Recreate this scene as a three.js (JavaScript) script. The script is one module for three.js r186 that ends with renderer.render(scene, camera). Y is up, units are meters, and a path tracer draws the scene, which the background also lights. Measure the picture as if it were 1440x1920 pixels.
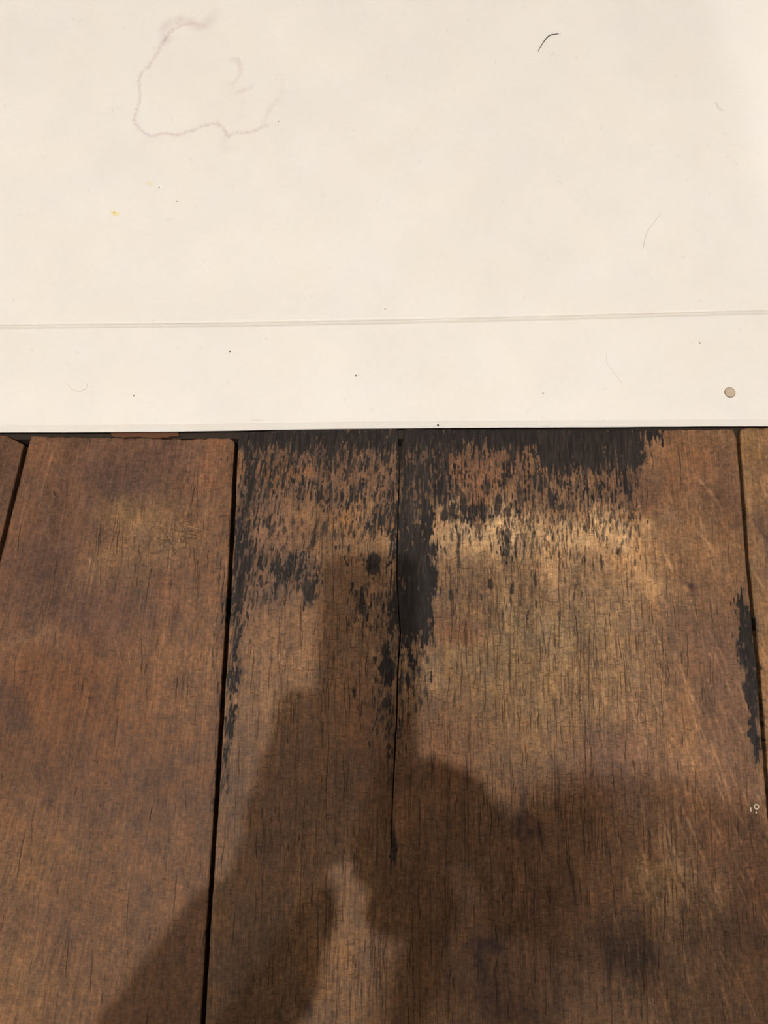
import * as THREE from 'three';
import { mergeGeometries } from 'three/addons/utils/BufferGeometryUtils.js';
import { MarchingCubes } from 'three/addons/objects/MarchingCubes.js';

// ------------------------------------------------------------------ camera, lights, exposure
const FOCAL = 1650, TILT = 12.5 * Math.PI / 180, EYE = 0.5;   // focal length in pixels of a 1440 x 1920 frame, tilt off straight down, height
const scene = new THREE.Scene();
scene.background = new THREE.Color(0x000000);
const camera = new THREE.PerspectiveCamera(2 * Math.atan(960 / FOCAL) * 180 / Math.PI, 0.75, 0.02, 20);
camera.position.set(0, EYE, 0);
camera.up.set(0, 0, -1);
camera.lookAt(0, EYE - Math.cos(TILT), -Math.sin(TILT));
const renderer = new THREE.WebGLRenderer({ antialias: true });
renderer.toneMapping = THREE.LinearToneMapping;
renderer.toneMappingExposure = 2.43;
renderer.shadowMap.enabled = true;
renderer.shadowMap.type = THREE.PCFSoftShadowMap;

const LAMP_COLOUR = new THREE.Color(1.0, 0.965, 0.92);
const CEILING = 2.5;
// bulbs of the ceiling fixture: place, intensity in candela
const BULBS = [
  [[-0.056, 2.33, 0.26], 3.7],
  [[-0.31, 2.33, 0.26], 0.9],
];
const WALL_LAMP = [[0.44, 1.6, 1.56], 1.5];

// ------------------------------------------------------------------ helpers
const S = Math.sin(TILT), C = Math.cos(TILT);
// where a line of sight meets the level h: used to lay out the floor from measurements of the photograph
function at(px, py, h = 0) {
  const a = (px - 720) / FOCAL, b = (960 - py) / FOCAL;
  const t = (EYE - h) / (C - b * S);
  return [a * t, -(S + b * C) * t];
}
let seed = 20231;
function rnd() { seed = (Math.imul(seed, 1664525) + 1013904223) >>> 0; return seed / 4294967296; }
const range = (a, b) => a + (b - a) * rnd();
const clamp = (v, a = 0, b = 1) => v < a ? a : v > b ? b : v;
const smooth = (a, b, v) => { const t = clamp((v - a) / (b - a)); return t * t * (3 - 2 * t); };
function hash(i, j, k) {
  let h = Math.imul(i, 374761393) ^ Math.imul(j, 668265263) ^ Math.imul(k, 2147483647 - 58);
  h = Math.imul(h ^ (h >>> 13), 1274126177);
  return ((h ^ (h >>> 16)) >>> 0) / 4294967296;
}
function noise(x, y, k) {
  const i = Math.floor(x), j = Math.floor(y);
  let u = x - i, v = y - j;
  u = u * u * (3 - 2 * u); v = v * v * (3 - 2 * v);
  const a = hash(i, j, k), b = hash(i + 1, j, k), c = hash(i, j + 1, k), d = hash(i + 1, j + 1, k);
  return a + (b - a) * u + (c - a) * v + (a - b - c + d) * u * v;
}
const fbm = (x, y, k) => 0.55 * noise(x, y, k) + 0.3 * noise(x * 2.1, y * 2.1, k + 7) + 0.15 * noise(x * 4.3, y * 4.3, k + 13);
const taken = new Map();
function numbered(name) {
  const n = taken.get(name) ?? 0; taken.set(name, n + 1);
  return n ? name + '_' + String(n).padStart(3, '0') : name;
}
function mesh(name, geometry, material, parent = scene) {
  const m = new THREE.Mesh(geometry, material);
  m.name = parent === scene ? numbered(name) : name;
  m.castShadow = m.receiveShadow = true;
  parent.add(m);
  return m;
}
function group(name, position = [0, 0, 0]) {
  const g = new THREE.Group(); g.name = numbered(name); g.position.set(...position); scene.add(g); return g;
}
function tag(o, label, category, set) {
  o.userData.label = label; o.userData.category = category; if (set) o.userData.group = set; return o;
}
const structure = (o, label) => { o.userData.kind = 'structure'; if (label) o.userData.label = label; return o; };
const srgb = (r, g, b) => new THREE.Color().setRGB(r / 255, g / 255, b / 255, THREE.SRGBColorSpace);

// ------------------------------------------------------------------ a raster of marks, in metres
class Sheet {
  constructor(x0, x1, z0, z1, w, h) { Object.assign(this, { x0, x1, z0, z1, w, h }); this.k = w / (x1 - x0); }
  layer(v = 0) { return new Float32Array(this.w * this.h).fill(v); }
  // a soft stroke through points [x, z, half width, strength]; keeps the stronger of what is there and what is drawn
  stroke(layer, pts, soft = 0.0002) {
    const { w, h, k, x0, z1 } = this;
    for (let s = 0; s + 1 < pts.length; s++) {
      const [ax, az, ar, aa] = pts[s], [bx, bz, br, ba] = pts[s + 1];
      const m = Math.max(ar, br) + soft;
      const i0 = Math.max(0, Math.floor((Math.min(ax, bx) - m - x0) * k)), i1 = Math.min(w - 1, Math.ceil((Math.max(ax, bx) + m - x0) * k));
      const j0 = Math.max(0, Math.floor((z1 - Math.max(az, bz) - m) * k)), j1 = Math.min(h - 1, Math.ceil((z1 - Math.min(az, bz) + m) * k));
      const dx = bx - ax, dz = bz - az, l2 = dx * dx + dz * dz || 1e-12;
      for (let j = j0; j <= j1; j++) for (let i = i0; i <= i1; i++) {
        const x = x0 + (i + 0.5) / k, z = z1 - (j + 0.5) / k;
        const t = clamp(((x - ax) * dx + (z - az) * dz) / l2);
        const d = Math.hypot(x - ax - dx * t, z - az - dz * t) - (ar + (br - ar) * t);
        const v = (aa + (ba - aa) * t) * (1 - smooth(-soft, soft, d));
        const q = j * w + i;
        if (v > layer[q]) layer[q] = v;
      }
    }
  }
  texture(data, channels, colour) {
    const t = new THREE.DataTexture(data, this.w, this.h, channels === 1 ? THREE.RedFormat : THREE.RGBAFormat);
    t.magFilter = THREE.LinearFilter; t.minFilter = THREE.LinearFilter;
    t.wrapS = t.wrapT = THREE.MirroredRepeatWrapping;
    if (colour) t.colorSpace = THREE.SRGBColorSpace;
    t.needsUpdate = true;
    return t;
  }
  uv(geometry) {
    const p = geometry.attributes.position, uv = new Float32Array(p.count * 2);
    for (let i = 0; i < p.count; i++) {
      uv[2 * i] = (p.getX(i) - this.x0) / (this.x1 - this.x0);
      uv[2 * i + 1] = (this.z1 - p.getZ(i)) / (this.z1 - this.z0);
    }
    geometry.setAttribute('uv', new THREE.BufferAttribute(uv, 2));
    return geometry;
  }
}
const PX = 0.00031;                                  // metres of floor to a pixel of the photograph, about
const wig = (a) => (rnd() - 0.5) * 2 * a;

// joints between the boards, as measured
const JOINT = [
  [[54, 806], [50, 830], [0, 1035], [-100, 1440], [-220, 1960]],
  [[446, 800], [443, 840], [437, 960], [430, 1112], [419, 1290], [406, 1510], [394, 1690], [378, 1960]],
  [[1383, 796], [1386, 850], [1393, 933], [1401, 1050], [1413, 1172], [1422, 1255], [1427, 1332], [1434, 1421], [1441, 1510], [1480, 1960]],
];
const SPLIT = [[755, 803], [749, 880], [746, 980], [744, 1080], [748, 1150], [751, 1185], [746, 1258], [744, 1336], [740, 1414], [737, 1477], [734, 1560], [733, 1640]];
function along(line, y) {
  for (let i = 0; i + 1 < line.length; i++) if (y <= line[i + 1][1] || i + 2 === line.length) {
    const [ax, ay] = line[i], [bx, by] = line[i + 1];
    return ax + (bx - ax) * (y - ay) / (by - ay);
  }
}

// ------------------------------------------------------------------ old wood
const TONE = 0.96;                                   // the colours below were judged on the lit photograph
const wood = new Sheet(-0.24, 0.24, -0.17, 0.19, 2048, 1536);
const plain = new Sheet(-0.24, 0.24, 0.19 - 680 * 0.48 / 2048, 0.19, 1024, 340);
let plainMaterial;
function makeWood() {
  const { w, h } = wood;
  const crack = wood.layer(), pit = wood.layer(), fleck = wood.layer(), ray = wood.layer(), pale = wood.layer();
  const P = (x, y) => at(x, y);
  // wandering line in photograph pixels
  function wander(layer, x, y, len, slope, half, strength, jitter, step = 7, soft) {
    const pts = []; let n = Math.max(2, Math.round(len / step));
    for (let i = 0; i <= n; i++) {
      const e = Math.min(1, 4 * Math.min(i + 0.3, n - i + 0.3) / n);
      const [X, Z] = P(x, y);
      pts.push([X, Z, half * e * range(0.7, 1.3), strength * range(0.65, 1)]);
      x += slope * step + wig(jitter); y += step;
    }
    wood.stroke(layer, pts, soft);
  }
  const seamSlope = (x) => (x - 850) / 7000;
  // short pores all over
  for (let i = 0; i < 65000; i++) {
    const x = range(-30, 1470), y = range(800, 1940);
    wander(pit, x, y, range(4, 16), seamSlope(x) - (x < 430 ? 0.1 : 0), 0.00008, range(0.08, 0.42), 0.5, 4, 0.00016);
  }
  // craquelure of the old finish: broken upright cracks joined by short level ones
  const zones = [[1000, 1210, 270, 210, 1], [1000, 1480, 260, 130, 0.75], [660, 1190, 100, 130, 0.8], [820, 1300, 80, 200, 0.8], [1230, 1120, 120, 120, 0.5],
    [540, 1250, 80, 160, 0.55], [370, 960, 70, 120, 0.7], [260, 1010, 80, 60, 0.6], [350, 1260, 80, 120, 0.25], [660, 1000, 70, 50, 0.7], [620, 1800, 140, 130, 0.6],
    [1050, 1720, 300, 180, 0.45], [1250, 1650, 120, 160, 0.6], [650, 1500, 200, 160, 0.4]];
  const dense = (x, y) => { let d = 0.05; for (const [cx, cy, rx, ry, s] of zones) d = Math.max(d, s * Math.exp(-(((x - cx) / rx) ** 2 + ((y - cy) / ry) ** 2))); return d; };
  for (let i = 0; i < 6500; i++) {
    const x = range(0, 1440), y = range(820, 1900), d = dense(x, y);
    if (rnd() > d) continue;
    wander(crack, x, y, 12 + 90 * rnd() ** 2.2, seamSlope(x), range(0.0001, 0.00024), range(0.4, 1), 1.3, 6, 0.00022);
  }
  for (let i = 0; i < 15000; i++) {
    let x = range(0, 1440), y = range(830, 1900); const d = dense(x, y);
    if (rnd() > d * 0.85) continue;
    const pts = [], n = 1 + Math.floor(rnd() * 3), half = range(0.00006, 0.00016), s = range(0.2, 0.65), f = wig(1.2);
    for (let k = 0; k <= n; k++) { const [X, Z] = P(x, y); pts.push([X, Z, half, s]); x += range(3, 6); y += f + wig(1.8); }
    wood.stroke(crack, pts, 0.0002);
  }
  // long shakes along the grain
  for (let i = 0; i < 90; i++) {
    const x = i < 60 ? range(690, 1420) : range(450, 740), y = range(1380, 1780);
    wander(crack, x, y, range(60, 330), seamSlope(x), range(0.00008, 0.00018), range(0.3, 0.75), 1.0, 9, 0.00022);
  }
  for (const [x, y, l, a] of [[772, 1690, 230, 0.85], [806, 1640, 200, 0.6], [838, 1360, 480, 0.7], [1095, 1330, 150, 0.9], [1048, 1060, 160, 0.9], [1105, 1190, 170, 0.85], [944, 1260, 110, 0.8], [868, 1420, 260, 0.6], [920, 1520, 200, 0.6], [986, 1600, 220, 0.5], [1120, 1500, 120, 0.6], [1165, 1560, 130, 0.7], [720, 1720, 200, 0.5], [1207, 1700, 60, 0.7]])
    wander(crack, x, y, l, 0.01, 0.0002, a, 1.2, 9, 0.0003);
  // pits and streaks at the ruined end, black-brown
  function pits(n, x0, y0, x1, y1, slope, size, keep) {
    for (let i = 0; i < n; i++) {
      const x = range(x0, x1), y = y0 + (y1 - y0) * (keep ? rnd() ** keep : rnd());
      wander(fleck, x, y, range(4, 26) * size, slope, range(0.0003, 0.0009) * size, range(0.6, 1), 1.6, 5, 0.0004);
    }
  }
  pits(300, 830, 880, 1200, 1000, 0.01, 0.8);
  pits(160, 960, 940, 1200, 1060, 0.01, 0.7, 1.5);
  pits(70, 820, 1000, 1100, 1150, 0.01, 0.8, 2);
  pits(260, 455, 850, 735, 1000, -0.12, 0.9);
  pits(90, 455, 980, 600, 1130, -0.1, 0.9);
  pits(60, 650, 1090, 740, 1190, 0, 0.8);
  pits(80, 700, 1190, 800, 1340, 0, 0.8);
  pits(26, 690, 1300, 745, 1440, 0, 0.7);
  for (let i = 0; i < 46; i++) { const y = range(1030, 1500); wander(fleck, along(JOINT[1], y) - range(4, 26) * (y > 1250 ? 0.5 : 1), y, range(6, 40), -0.07, range(0.0002, 0.0005), range(0.5, 0.9), 1.2, 5, 0.0003); }
  for (let i = 0; i < 60; i++) { const y = range(850, 1480); wander(fleck, along(JOINT[1], y) + range(8, 46) * (y > 1240 ? 0.55 : 1), y, range(8, 44), -0.14, range(0.0003, 0.0008), range(0.6, 1), 1.4, 5, 0.0003); }
  for (const [x, y, l, s, hw] of [[950, 985, 66, 0.02, 0.0018], [968, 1005, 52, 0, 0.0009], [982, 1000, 50, 0, 0.0007], [1003, 1075, 26, 0, 0.0009], [962, 1090, 25, -0.1, 0.001], [846, 1105, 20, 0, 0.0012], [858, 1000, 74, 0.02, 0.0007], [920, 1085, 18, 0, 0.0012], [1162, 1028, 5, -0.5, 0.001], [1190, 1050, 8, 0, 0.0007],
    [678, 1112, 40, 0.1, 0.0022], [702, 1045, 24, 0, 0.0034], [590, 992, 34, 0, 0.0014], [575, 1090, 40, 0.15, 0.0026], [664, 1290, 22, 0.1, 0.0009], [728, 1235, 40, 0.02, 0.0032], [724, 1310, 16, 0, 0.002], [729, 1395, 8, 0, 0.0011], [728, 1412, 6, 0, 0.0009], [801, 1232, 6, 0, 0.0011], [737, 1545, 78, -0.03, 0.0012], [742, 1570, 40, -0.03, 0.0008],
    [835, 955, 20, -0.15, 0.0022], [847, 945, 35, 0, 0.0016], [868, 925, 45, 0, 0.0022], [886, 950, 22, 0, 0.0022], [905, 945, 30, 0, 0.002], [936, 925, 45, -0.08, 0.0018], [916, 900, 28, -0.05, 0.0015], [972, 900, 45, 0, 0.0014], [952, 955, 16, 0.1, 0.0014]])
    wander(fleck, x, y, l, s, hw, 1, 1.0, 5, 0.0006);
  // pale worn fibres over the black
  for (let i = 0; i < 1500; i++) {
    const right = rnd() < 0.5, x = right ? range(760, 1215) : range(446, 800), y = range(806, 960);
    wander(pale, x, y, range(8, 46), right ? 0.0 : -0.14, range(0.00006, 0.00028), range(0.15, 0.75), 1, 6, 0.00028);
  }
  for (let i = 0; i < 90; i++) wander(pale, range(738, 808), range(930, 1180), range(10, 50), -0.12, range(0.00006, 0.00016), range(0.1, 0.4), 1, 6, 0.0003);
  for (let i = 0; i < 70; i++) { const y = range(960, 1480); wander(pale, along(JOINT[1], y) + range(5, 36), y, range(10, 40), -0.15, range(0.00008, 0.0002), range(0.2, 0.6), 1, 6, 0.00025); }
  for (const [x, y, l, s, a] of [[797, 838, 60, -0.4, 0.95], [778, 890, 80, -0.1, 0.7], [764, 940, 60, 0.05, 0.6], [806, 925, 40, -0.2, 0.8], [838, 900, 40, -0.35, 0.7], [800, 1020, 60, -0.12, 0.6], [790, 1040, 40, -0.2, 0.5], [1152, 820, 76, 0, 0.6], [1180, 815, 60, 0, 0.6], [1056, 806, 40, 0, 0.5], [822, 1700, 70, 0, 0.55]])
    wander(pale, x, y, l, s, 0.0006, a, 0.6, 6, 0.0007);
  // medullary rays: slanting light flakes of the figured right side, and the leaning ones at the left
  for (let i = 0; i < 150; i++) {
    const x = range(1130, 1430), y = range(840, 1880), k = clamp((x - 1130) / 300);
    if (y < 1240 && rnd() < 0.55) continue;
    const l = range(30, 150), sl = 0.16 + 0.36 * k + wig(0.08), pts = [];
    let X = x, Y = y;
    for (let q = 0; q <= 8; q++) { const [a, b] = P(X, Y); pts.push([a, b, range(0.0002, 0.0007), range(0.3, 0.9) * Math.sin(Math.PI * (q + 0.5) / 9)]); X += sl * l / 8 * (1.25 - q / 16) + wig(0.8); Y += l / 8; }
    wood.stroke(ray, pts, 0.0007);
  }
  for (const [x, y, l, s, hw] of [[1240, 1030, 60, 0.45, 0.0016], [1180, 1040, 40, 0.4, 0.0014], [1300, 890, 60, 0.8, 0.0016], [1300, 990, 50, 0.8, 0.0018], [1236, 1530, 130, 0.35, 0.0012], [1270, 1500, 140, 0.4, 0.0012], [1330, 1390, 130, 0.33, 0.0012], [1285, 1290, 60, 0.55, 0.0012], [1330, 1530, 50, 0.5, 0.0014], [1260, 1640, 70, 0.5, 0.0016], [1275, 1760, 100, 0.2, 0.0014], [1145, 1700, 60, 0.3, 0.001], [1365, 1330, 70, 0.5, 0.0009], [1395, 1620, 60, 0.4, 0.0009]]) {
    const pts = []; let X = x, Y = y;
    for (let q = 0; q <= 8; q++) { const [a, b] = P(X, Y); pts.push([a, b, hw * 0.5, 0.9 * Math.sin(Math.PI * (q + 0.6) / 9.2)]); X += s * l / 8 * (1.3 - q / 12); Y += l / 8; }
    wood.stroke(ray, pts, 0.0009);
  }
  for (let i = 0; i < 170; i++) {
    const x = range(40, 430), y = range(830, 1300), s = -0.34 + 0.26 * x / 430;
    wander(ray, x, y, range(20, 90), s, range(0.00015, 0.0004), range(0.15, 0.5), 0.6, 8, 0.0005);
  }
  for (const [x, y, l, s] of [[212, 1190, 80, 0.28], [238, 1210, 50, 0.15], [170, 1040, 60, -0.1], [276, 1030, 30, 0.02], [345, 985, 8, 4]]) wander(ray, x, y, l, s, 0.0003, 0.9, 0.4, 6, 0.0004);
  // cracks round the knot on the left board
  for (let i = 0; i < 60; i++) {
    const a = range(0, 6.28), r0 = range(3, 44), r1 = r0 + range(4, 14), turn = wig(14 / r0), pts = [];
    for (let q = 0; q <= 4; q++) { const r = r0 + (r1 - r0) * q / 4, b = a + turn * q / 4, [X, Z] = P(330 + Math.cos(b) * r * 1.3 + wig(1.5), 1003 + Math.sin(b) * r * 0.8 + wig(1.5)); pts.push([X, Z, 0.00013, range(0.3, 0.8)]); }
    wood.stroke(crack, pts, 0.0002);
  }
  wander(crack, 100, 921, 10, 0.4, 0.0004, 1, 0.2, 3, 0.0003);

  // ---- tone of the boards where they are clean: [x, y, rx, ry, r, g, b, strength]
  const base = [[102, 72, 53], [112, 80, 58], [124, 93, 67], [126, 95, 68]];
  const tones = [
    [[20, 900, 40, 120, 92, 66, 50, 0.8]],
    [[240, 880, 150, 60, 92, 67, 56, 0.9], [90, 1060, 130, 100, 88, 63, 51, 0.85], [200, 1150, 120, 60, 92, 66, 54, 0.8], [80, 860, 60, 30, 116, 80, 56, 0.7], [400, 860, 40, 60, 122, 84, 58, 0.8],
      [250, 960, 60, 40, 132, 103, 72, 0.9], [310, 1010, 70, 45, 132, 103, 74, 0.9], [220, 1070, 60, 40, 128, 98, 70, 0.8], [380, 1180, 40, 200, 124, 90, 64, 0.7], [330, 1280, 90, 80, 132, 97, 68, 0.8], [45, 1195, 45, 20, 132, 104, 82, 0.7],
      [110, 1300, 200, 90, 112, 73, 46, 0.8], [130, 1430, 220, 70, 102, 70, 48, 0.7], [10, 1330, 40, 36, 84, 60, 48, 0.9], [220, 1500, 130, 60, 94, 68, 52, 0.8], [80, 1620, 130, 80, 120, 88, 60, 0.7], [160, 1680, 60, 50, 92, 66, 50, 0.6], [60, 1840, 130, 90, 122, 91, 63, 0.8], [110, 1760, 40, 40, 92, 66, 52, 0.5], [330, 1600, 60, 60, 108, 78, 56, 0.6], [300, 1800, 120, 120, 108, 80, 58, 0.7]],
    [[520, 1220, 80, 110, 150, 112, 79, 0.95], [600, 890, 150, 60, 112, 82, 64, 0.8], [640, 880, 60, 40, 128, 90, 62, 0.5], [480, 1080, 50, 160, 104, 78, 64, 0.7], [520, 880, 60, 30, 136, 92, 58, 0.7], [640, 980, 60, 45, 142, 103, 65, 0.9], [520, 990, 70, 40, 128, 94, 70, 0.7], [620, 1150, 60, 100, 112, 82, 60, 0.7], [690, 1200, 50, 60, 122, 92, 68, 0.7],
      [700, 1390, 70, 120, 110, 76, 54, 0.8], [520, 1520, 110, 150, 104, 77, 58, 0.8], [640, 1800, 90, 160, 138, 103, 72, 0.9], [470, 1800, 90, 130, 110, 84, 64, 0.8],
      [900, 880, 120, 60, 130, 90, 64, 0.8], [930, 1005, 150, 38, 204, 166, 124, 1], [1110, 1010, 110, 60, 194, 156, 114, 1], [1000, 1190, 220, 100, 146, 118, 86, 0.95], [1210, 1070, 60, 60, 165, 126, 88, 0.9], [1300, 880, 90, 80, 130, 92, 64, 0.9], [1190, 915, 70, 36, 106, 76, 58, 0.85], [1365, 940, 36, 100, 104, 76, 58, 0.85],
      [1330, 1040, 70, 60, 138, 102, 70, 0.8], [1340, 1290, 90, 150, 100, 73, 57, 1], [840, 1170, 60, 36, 122, 84, 58, 0.8], [950, 1290, 150, 70, 146, 116, 82, 0.9], [860, 1420, 70, 90, 116, 80, 56, 0.85], [1000, 1380, 110, 80, 140, 108, 76, 0.8], [1250, 1370, 80, 90, 134, 98, 68, 0.8], [1165, 1450, 80, 60, 112, 82, 66, 0.8],
      [850, 1650, 150, 130, 112, 82, 60, 0.7], [1080, 1650, 160, 140, 116, 84, 62, 0.7], [1265, 1660, 60, 60, 164, 130, 96, 0.85], [1295, 1800, 40, 90, 150, 118, 86, 0.7], [1390, 1640, 60, 160, 116, 83, 63, 0.8], [1000, 1850, 200, 90, 100, 74, 56, 0.7], [1340, 1850, 110, 80, 112, 84, 64, 0.7],
      [1285, 1098, 10, 13, 76, 50, 42, 1], [978, 1530, 12, 46, 62, 46, 42, 0.85], [905, 1765, 36, 22, 58, 42, 40, 0.8], [890, 1800, 20, 50, 70, 52, 46, 0.6], [1190, 1780, 48, 34, 64, 48, 42, 0.75], [1330, 1745, 60, 46, 80, 62, 50, 0.6], [930, 1860, 60, 30, 70, 50, 42, 0.5], [575, 1885, 10, 14, 70, 48, 38, 0.8], [330, 1130, 9, 12, 70, 48, 38, 0.7]],
    [[1400, 900, 20, 200, 146, 112, 76, 0.8], [1430, 1000, 24, 50, 96, 74, 64, 0.85], [1425, 1080, 20, 30, 104, 80, 62, 0.7], [1436, 1250, 30, 80, 138, 100, 66, 0.7]],
  ];
  const rows = tones.map((list) => list.map(([x, y, rx, ry, r, g, b, s]) => { const [X, Z] = at(x, y); return [X, Z, rx * PX, ry * PX, r, g, b, s]; }));
  // ---- where the black water stain lies: boxes [x0, y0, x1, y1, softness, strength, lean]
  const black = [
    [445, 790, 1212, 846, 14, 1.15], [1195, 790, 1244, 822, 7, 1.1], [1000, 790, 1206, 886, 10, 1.0], [445, 840, 1000, 885, 26, 0.66], [445, 880, 745, 960, 30, 0.4], [745, 800, 850, 960, 22, 0.72], [850, 840, 1000, 930, 26, 0.42], [960, 880, 1205, 955, 22, 0.46], [1100, 900, 1205, 950, 16, 0.55],
    [440, 800, 478, 1180, 12, 0.74, -0.055], [436, 1120, 458, 1300, 9, 0.68, -0.055], [424, 1300, 436, 1470, 5, 0.62, -0.055], [482, 955, 522, 990, 12, 0.72], [498, 1038, 596, 1106, 18, 0.72], [568, 1080, 596, 1132, 8, 0.8], [440, 1000, 500, 1090, 20, 0.5],
    [690, 945, 745, 992, 12, 0.78], [600, 920, 700, 950, 14, 0.56], [668, 905, 690, 945, 10, 0.6], [712, 880, 745, 950, 14, 0.6], [688, 1036, 716, 1080, 8, 0.86], [640, 1040, 690, 1060, 12, 0.42], [668, 1100, 690, 1162, 10, 0.62], [700, 1100, 738, 1164, 14, 0.52],
    [738, 930, 814, 1196, 8, 0.88], [736, 1020, 808, 1090, 10, 1.3], [730, 1100, 808, 1192, 8, 1.25], [712, 1140, 745, 1168, 8, 0.7], [754, 1188, 800, 1212, 8, 1.0], [718, 1224, 743, 1290, 8, 0.95], [745, 1200, 802, 1300, 18, 0.52], [712, 1190, 745, 1230, 12, 0.5], [712, 1290, 760, 1400, 20, 0.36],
    [828, 940, 972, 974, 9, 0.62], [942, 980, 958, 1058, 5, 0.72],
    [1384, 1116, 1412, 1200, 6, 0.85, 0.09], [1390, 1180, 1416, 1310, 6, 1.0, 0.1], [1402, 1290, 1424, 1370, 6, 1.0, 0.1], [1411, 1350, 1428, 1425, 5, 0.95, 0.1], [1388, 1126, 1394, 1150, 4, 0.9],
    [732, 1545, 746, 1628, 6, 0.55],
  ].map(([x0, y0, x1, y1, soft, s, lean = 0]) => { const [a, c] = at((x0 + x1) / 2, (y0 + y1) / 2); const k = at((x0 + x1) / 2 + 1, (y0 + y1) / 2)[0] - a, kz = at(x0, (y0 + y1) / 2 + 1)[1] - c; return [a, c, (x1 - x0) / 2 * k, (y1 - y0) / 2 * kz, soft * k, s, lean]; });

  const colour = new Uint8Array(w * h * 4), relief = new Uint8Array(w * h * 4), gloss = new Uint8Array(w * h * 4);
  const joints = JOINT.map((l) => l.map(([x, y]) => at(x, y)));
  for (let j = 0; j < h; j++) {
    const z = wood.z1 - (j + 0.5) / wood.k;
    const jx = joints.map((l) => { for (let i = 0; i + 1 < l.length; i++) if (z <= l[i + 1][1] || i + 2 === l.length) { const t = (z - l[i][1]) / (l[i + 1][1] - l[i][1]); return l[i][0] + (l[i + 1][0] - l[i][0]) * t; } });
    for (let i = 0; i < w; i++) {
      const x = wood.x0 + (i + 0.5) / wood.k, q = j * w + i;
      const board = x < jx[0] ? 0 : x < jx[1] ? 1 : x < jx[2] ? 2 : 3;
      const X = x * 1000, Z = z * 1000;                                       // millimetres
      const lean = board <= 1 ? -0.05 - 0.12 * clamp((jx[1] - x) / 0.14) : board === 2 ? 0.1 * x : 0.02;
      const G = X - lean * (Z + 60);                                          // across the grain
      const w1 = (fbm(X / 14, Z / 22, 3) - 0.5) * 0.03, w2 = (fbm(X / 14, Z / 22, 9) - 0.5) * 0.03;
      let [r, g, b] = base[board];
      for (const [cx, cz, rx, rz, R, Gc, B, s] of rows[board]) {
        const dx = (x + w1 - cx) / rx, dz = (z + w2 - cz) / rz, d = dx * dx + dz * dz;
        if (d > 6) continue;
        const a = s * Math.exp(-d * 0.9);
        r += (R - r) * a; g += (Gc - g) * a; b += (B - b) * a;
      }
      // grain and mottle
      const fibre = noise(G / 0.28, Z / 5, 21) - 0.5, fibre2 = noise(G / 0.7, Z / 13, 22) - 0.5, band = fbm(G / 3.2, Z / 60, 23) - 0.5;
      const mottle = fbm(X / 1.6, Z / 1.9, 24) - 0.5, cloud = fbm(X / 9, Z / 12, 25) - 0.5, grit = noise(X / 0.3, Z / 0.3, 26) - 0.5, cross = noise(X / 2.4, Z / 0.4, 27) - 0.5;
      const v = 1 + 0.2 * fibre + 0.15 * fibre2 + 0.18 * band + 0.42 * mottle + 0.3 * cloud + 0.2 * grit + 0.15 * cross;
      const warm = fbm(X / 7 + 40, Z / 9, 28) - 0.5;
      r *= v * (1 + 0.06 * warm); g *= v; b *= v * (1 - 0.12 * warm);
      // light flakes
      const fl = ray[q] * (0.6 + 0.8 * noise(X / 0.6, Z / 0.8, 30));
      r += 40 * fl; g += 33 * fl; b += 26 * fl;
      // knot of the right side
      // pores, cracks
      const pv = 1 - 0.5 * pit[q];
      r *= pv; g *= pv; b *= pv;
      const c = clamp(crack[q] * 1.05);
      r += (42 - r) * c; g += (27 - g) * c; b += (19 - b) * c;
      // black stain, eaten away along the grain
      let d = 0;
      const sx = x + (fbm(X / 6, Z / 9, 51) - 0.5) * 0.009 + (noise(X / 1.3, Z / 3, 52) - 0.5) * 0.002;
      const sz = z + (fbm(X / 3.5, Z / 14, 53) - 0.5) * 0.016 + (noise(X / 0.7, Z / 5, 54) - 0.5) * 0.007;
      for (const [cx, cz, hx, hz, soft, s, ln] of black) {
        const dx = Math.abs(sx - cx - ln * (sz - cz)) - hx, dz = Math.abs(sz - cz) - hz, so = soft + 0.0022;
        if (dx > so || dz > so * 1.6) continue;
        const a = s * smooth(so, -so, dx) * smooth(so * 1.6, -so * 1.6, dz);
        if (a > d) d = a;
      }
      let ink = 0;
      if (d > 0.02) {
        const GG = X + (x < 0.006 ? 0.13 : 0) * Z;
        const n = 0.42 * noise(GG / 1.1, Z / 8, 41) + 0.33 * noise(GG / 0.55, Z / 3, 42) + 0.25 * noise(X / 1.1, Z / 1.5, 43);
        ink = Math.max(smooth(0.4, 0.64, d + (n - 0.5) * 1.7), 0.4 * smooth(0.2, 0.6, d + (n - 0.5) * 0.8));
      }
      const f = fleck[q] * smooth(0.3, 0.6, 0.2 + noise(X / 0.6, Z / 1.0, 44) * 0.5 + fbm(X / 3.5, Z / 7, 47) * 0.6);
      ink = Math.max(ink * 0.96, f * 0.9);
      if (board === 1 && ink > 0 && x < jx[1] - 0.012) ink *= 0.0;
      const kn = noise(X / 1.1, Z / 6, 45), bk = 22 + 20 * kn + 8 * grit;
      r += (bk + 2 - r) * ink; g += (bk - 3 - g) * ink; b += (bk - 4 - b) * ink;
      const p = pale[q] * (0.35 + 0.65 * noise(X / 0.5, Z / 2, 46)) * clamp(ink * 1.2 + 0.15);
      r += (128 - r) * p * 0.8; g += (108 - g) * p * 0.8; b += (92 - b) * p * 0.8;
      colour[4 * q] = clamp(r * TONE, 8, 250); colour[4 * q + 1] = clamp(g * TONE * 0.99, 6, 250); colour[4 * q + 2] = clamp(b * TONE * 0.965, 5, 250); colour[4 * q + 3] = 255;
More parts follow.
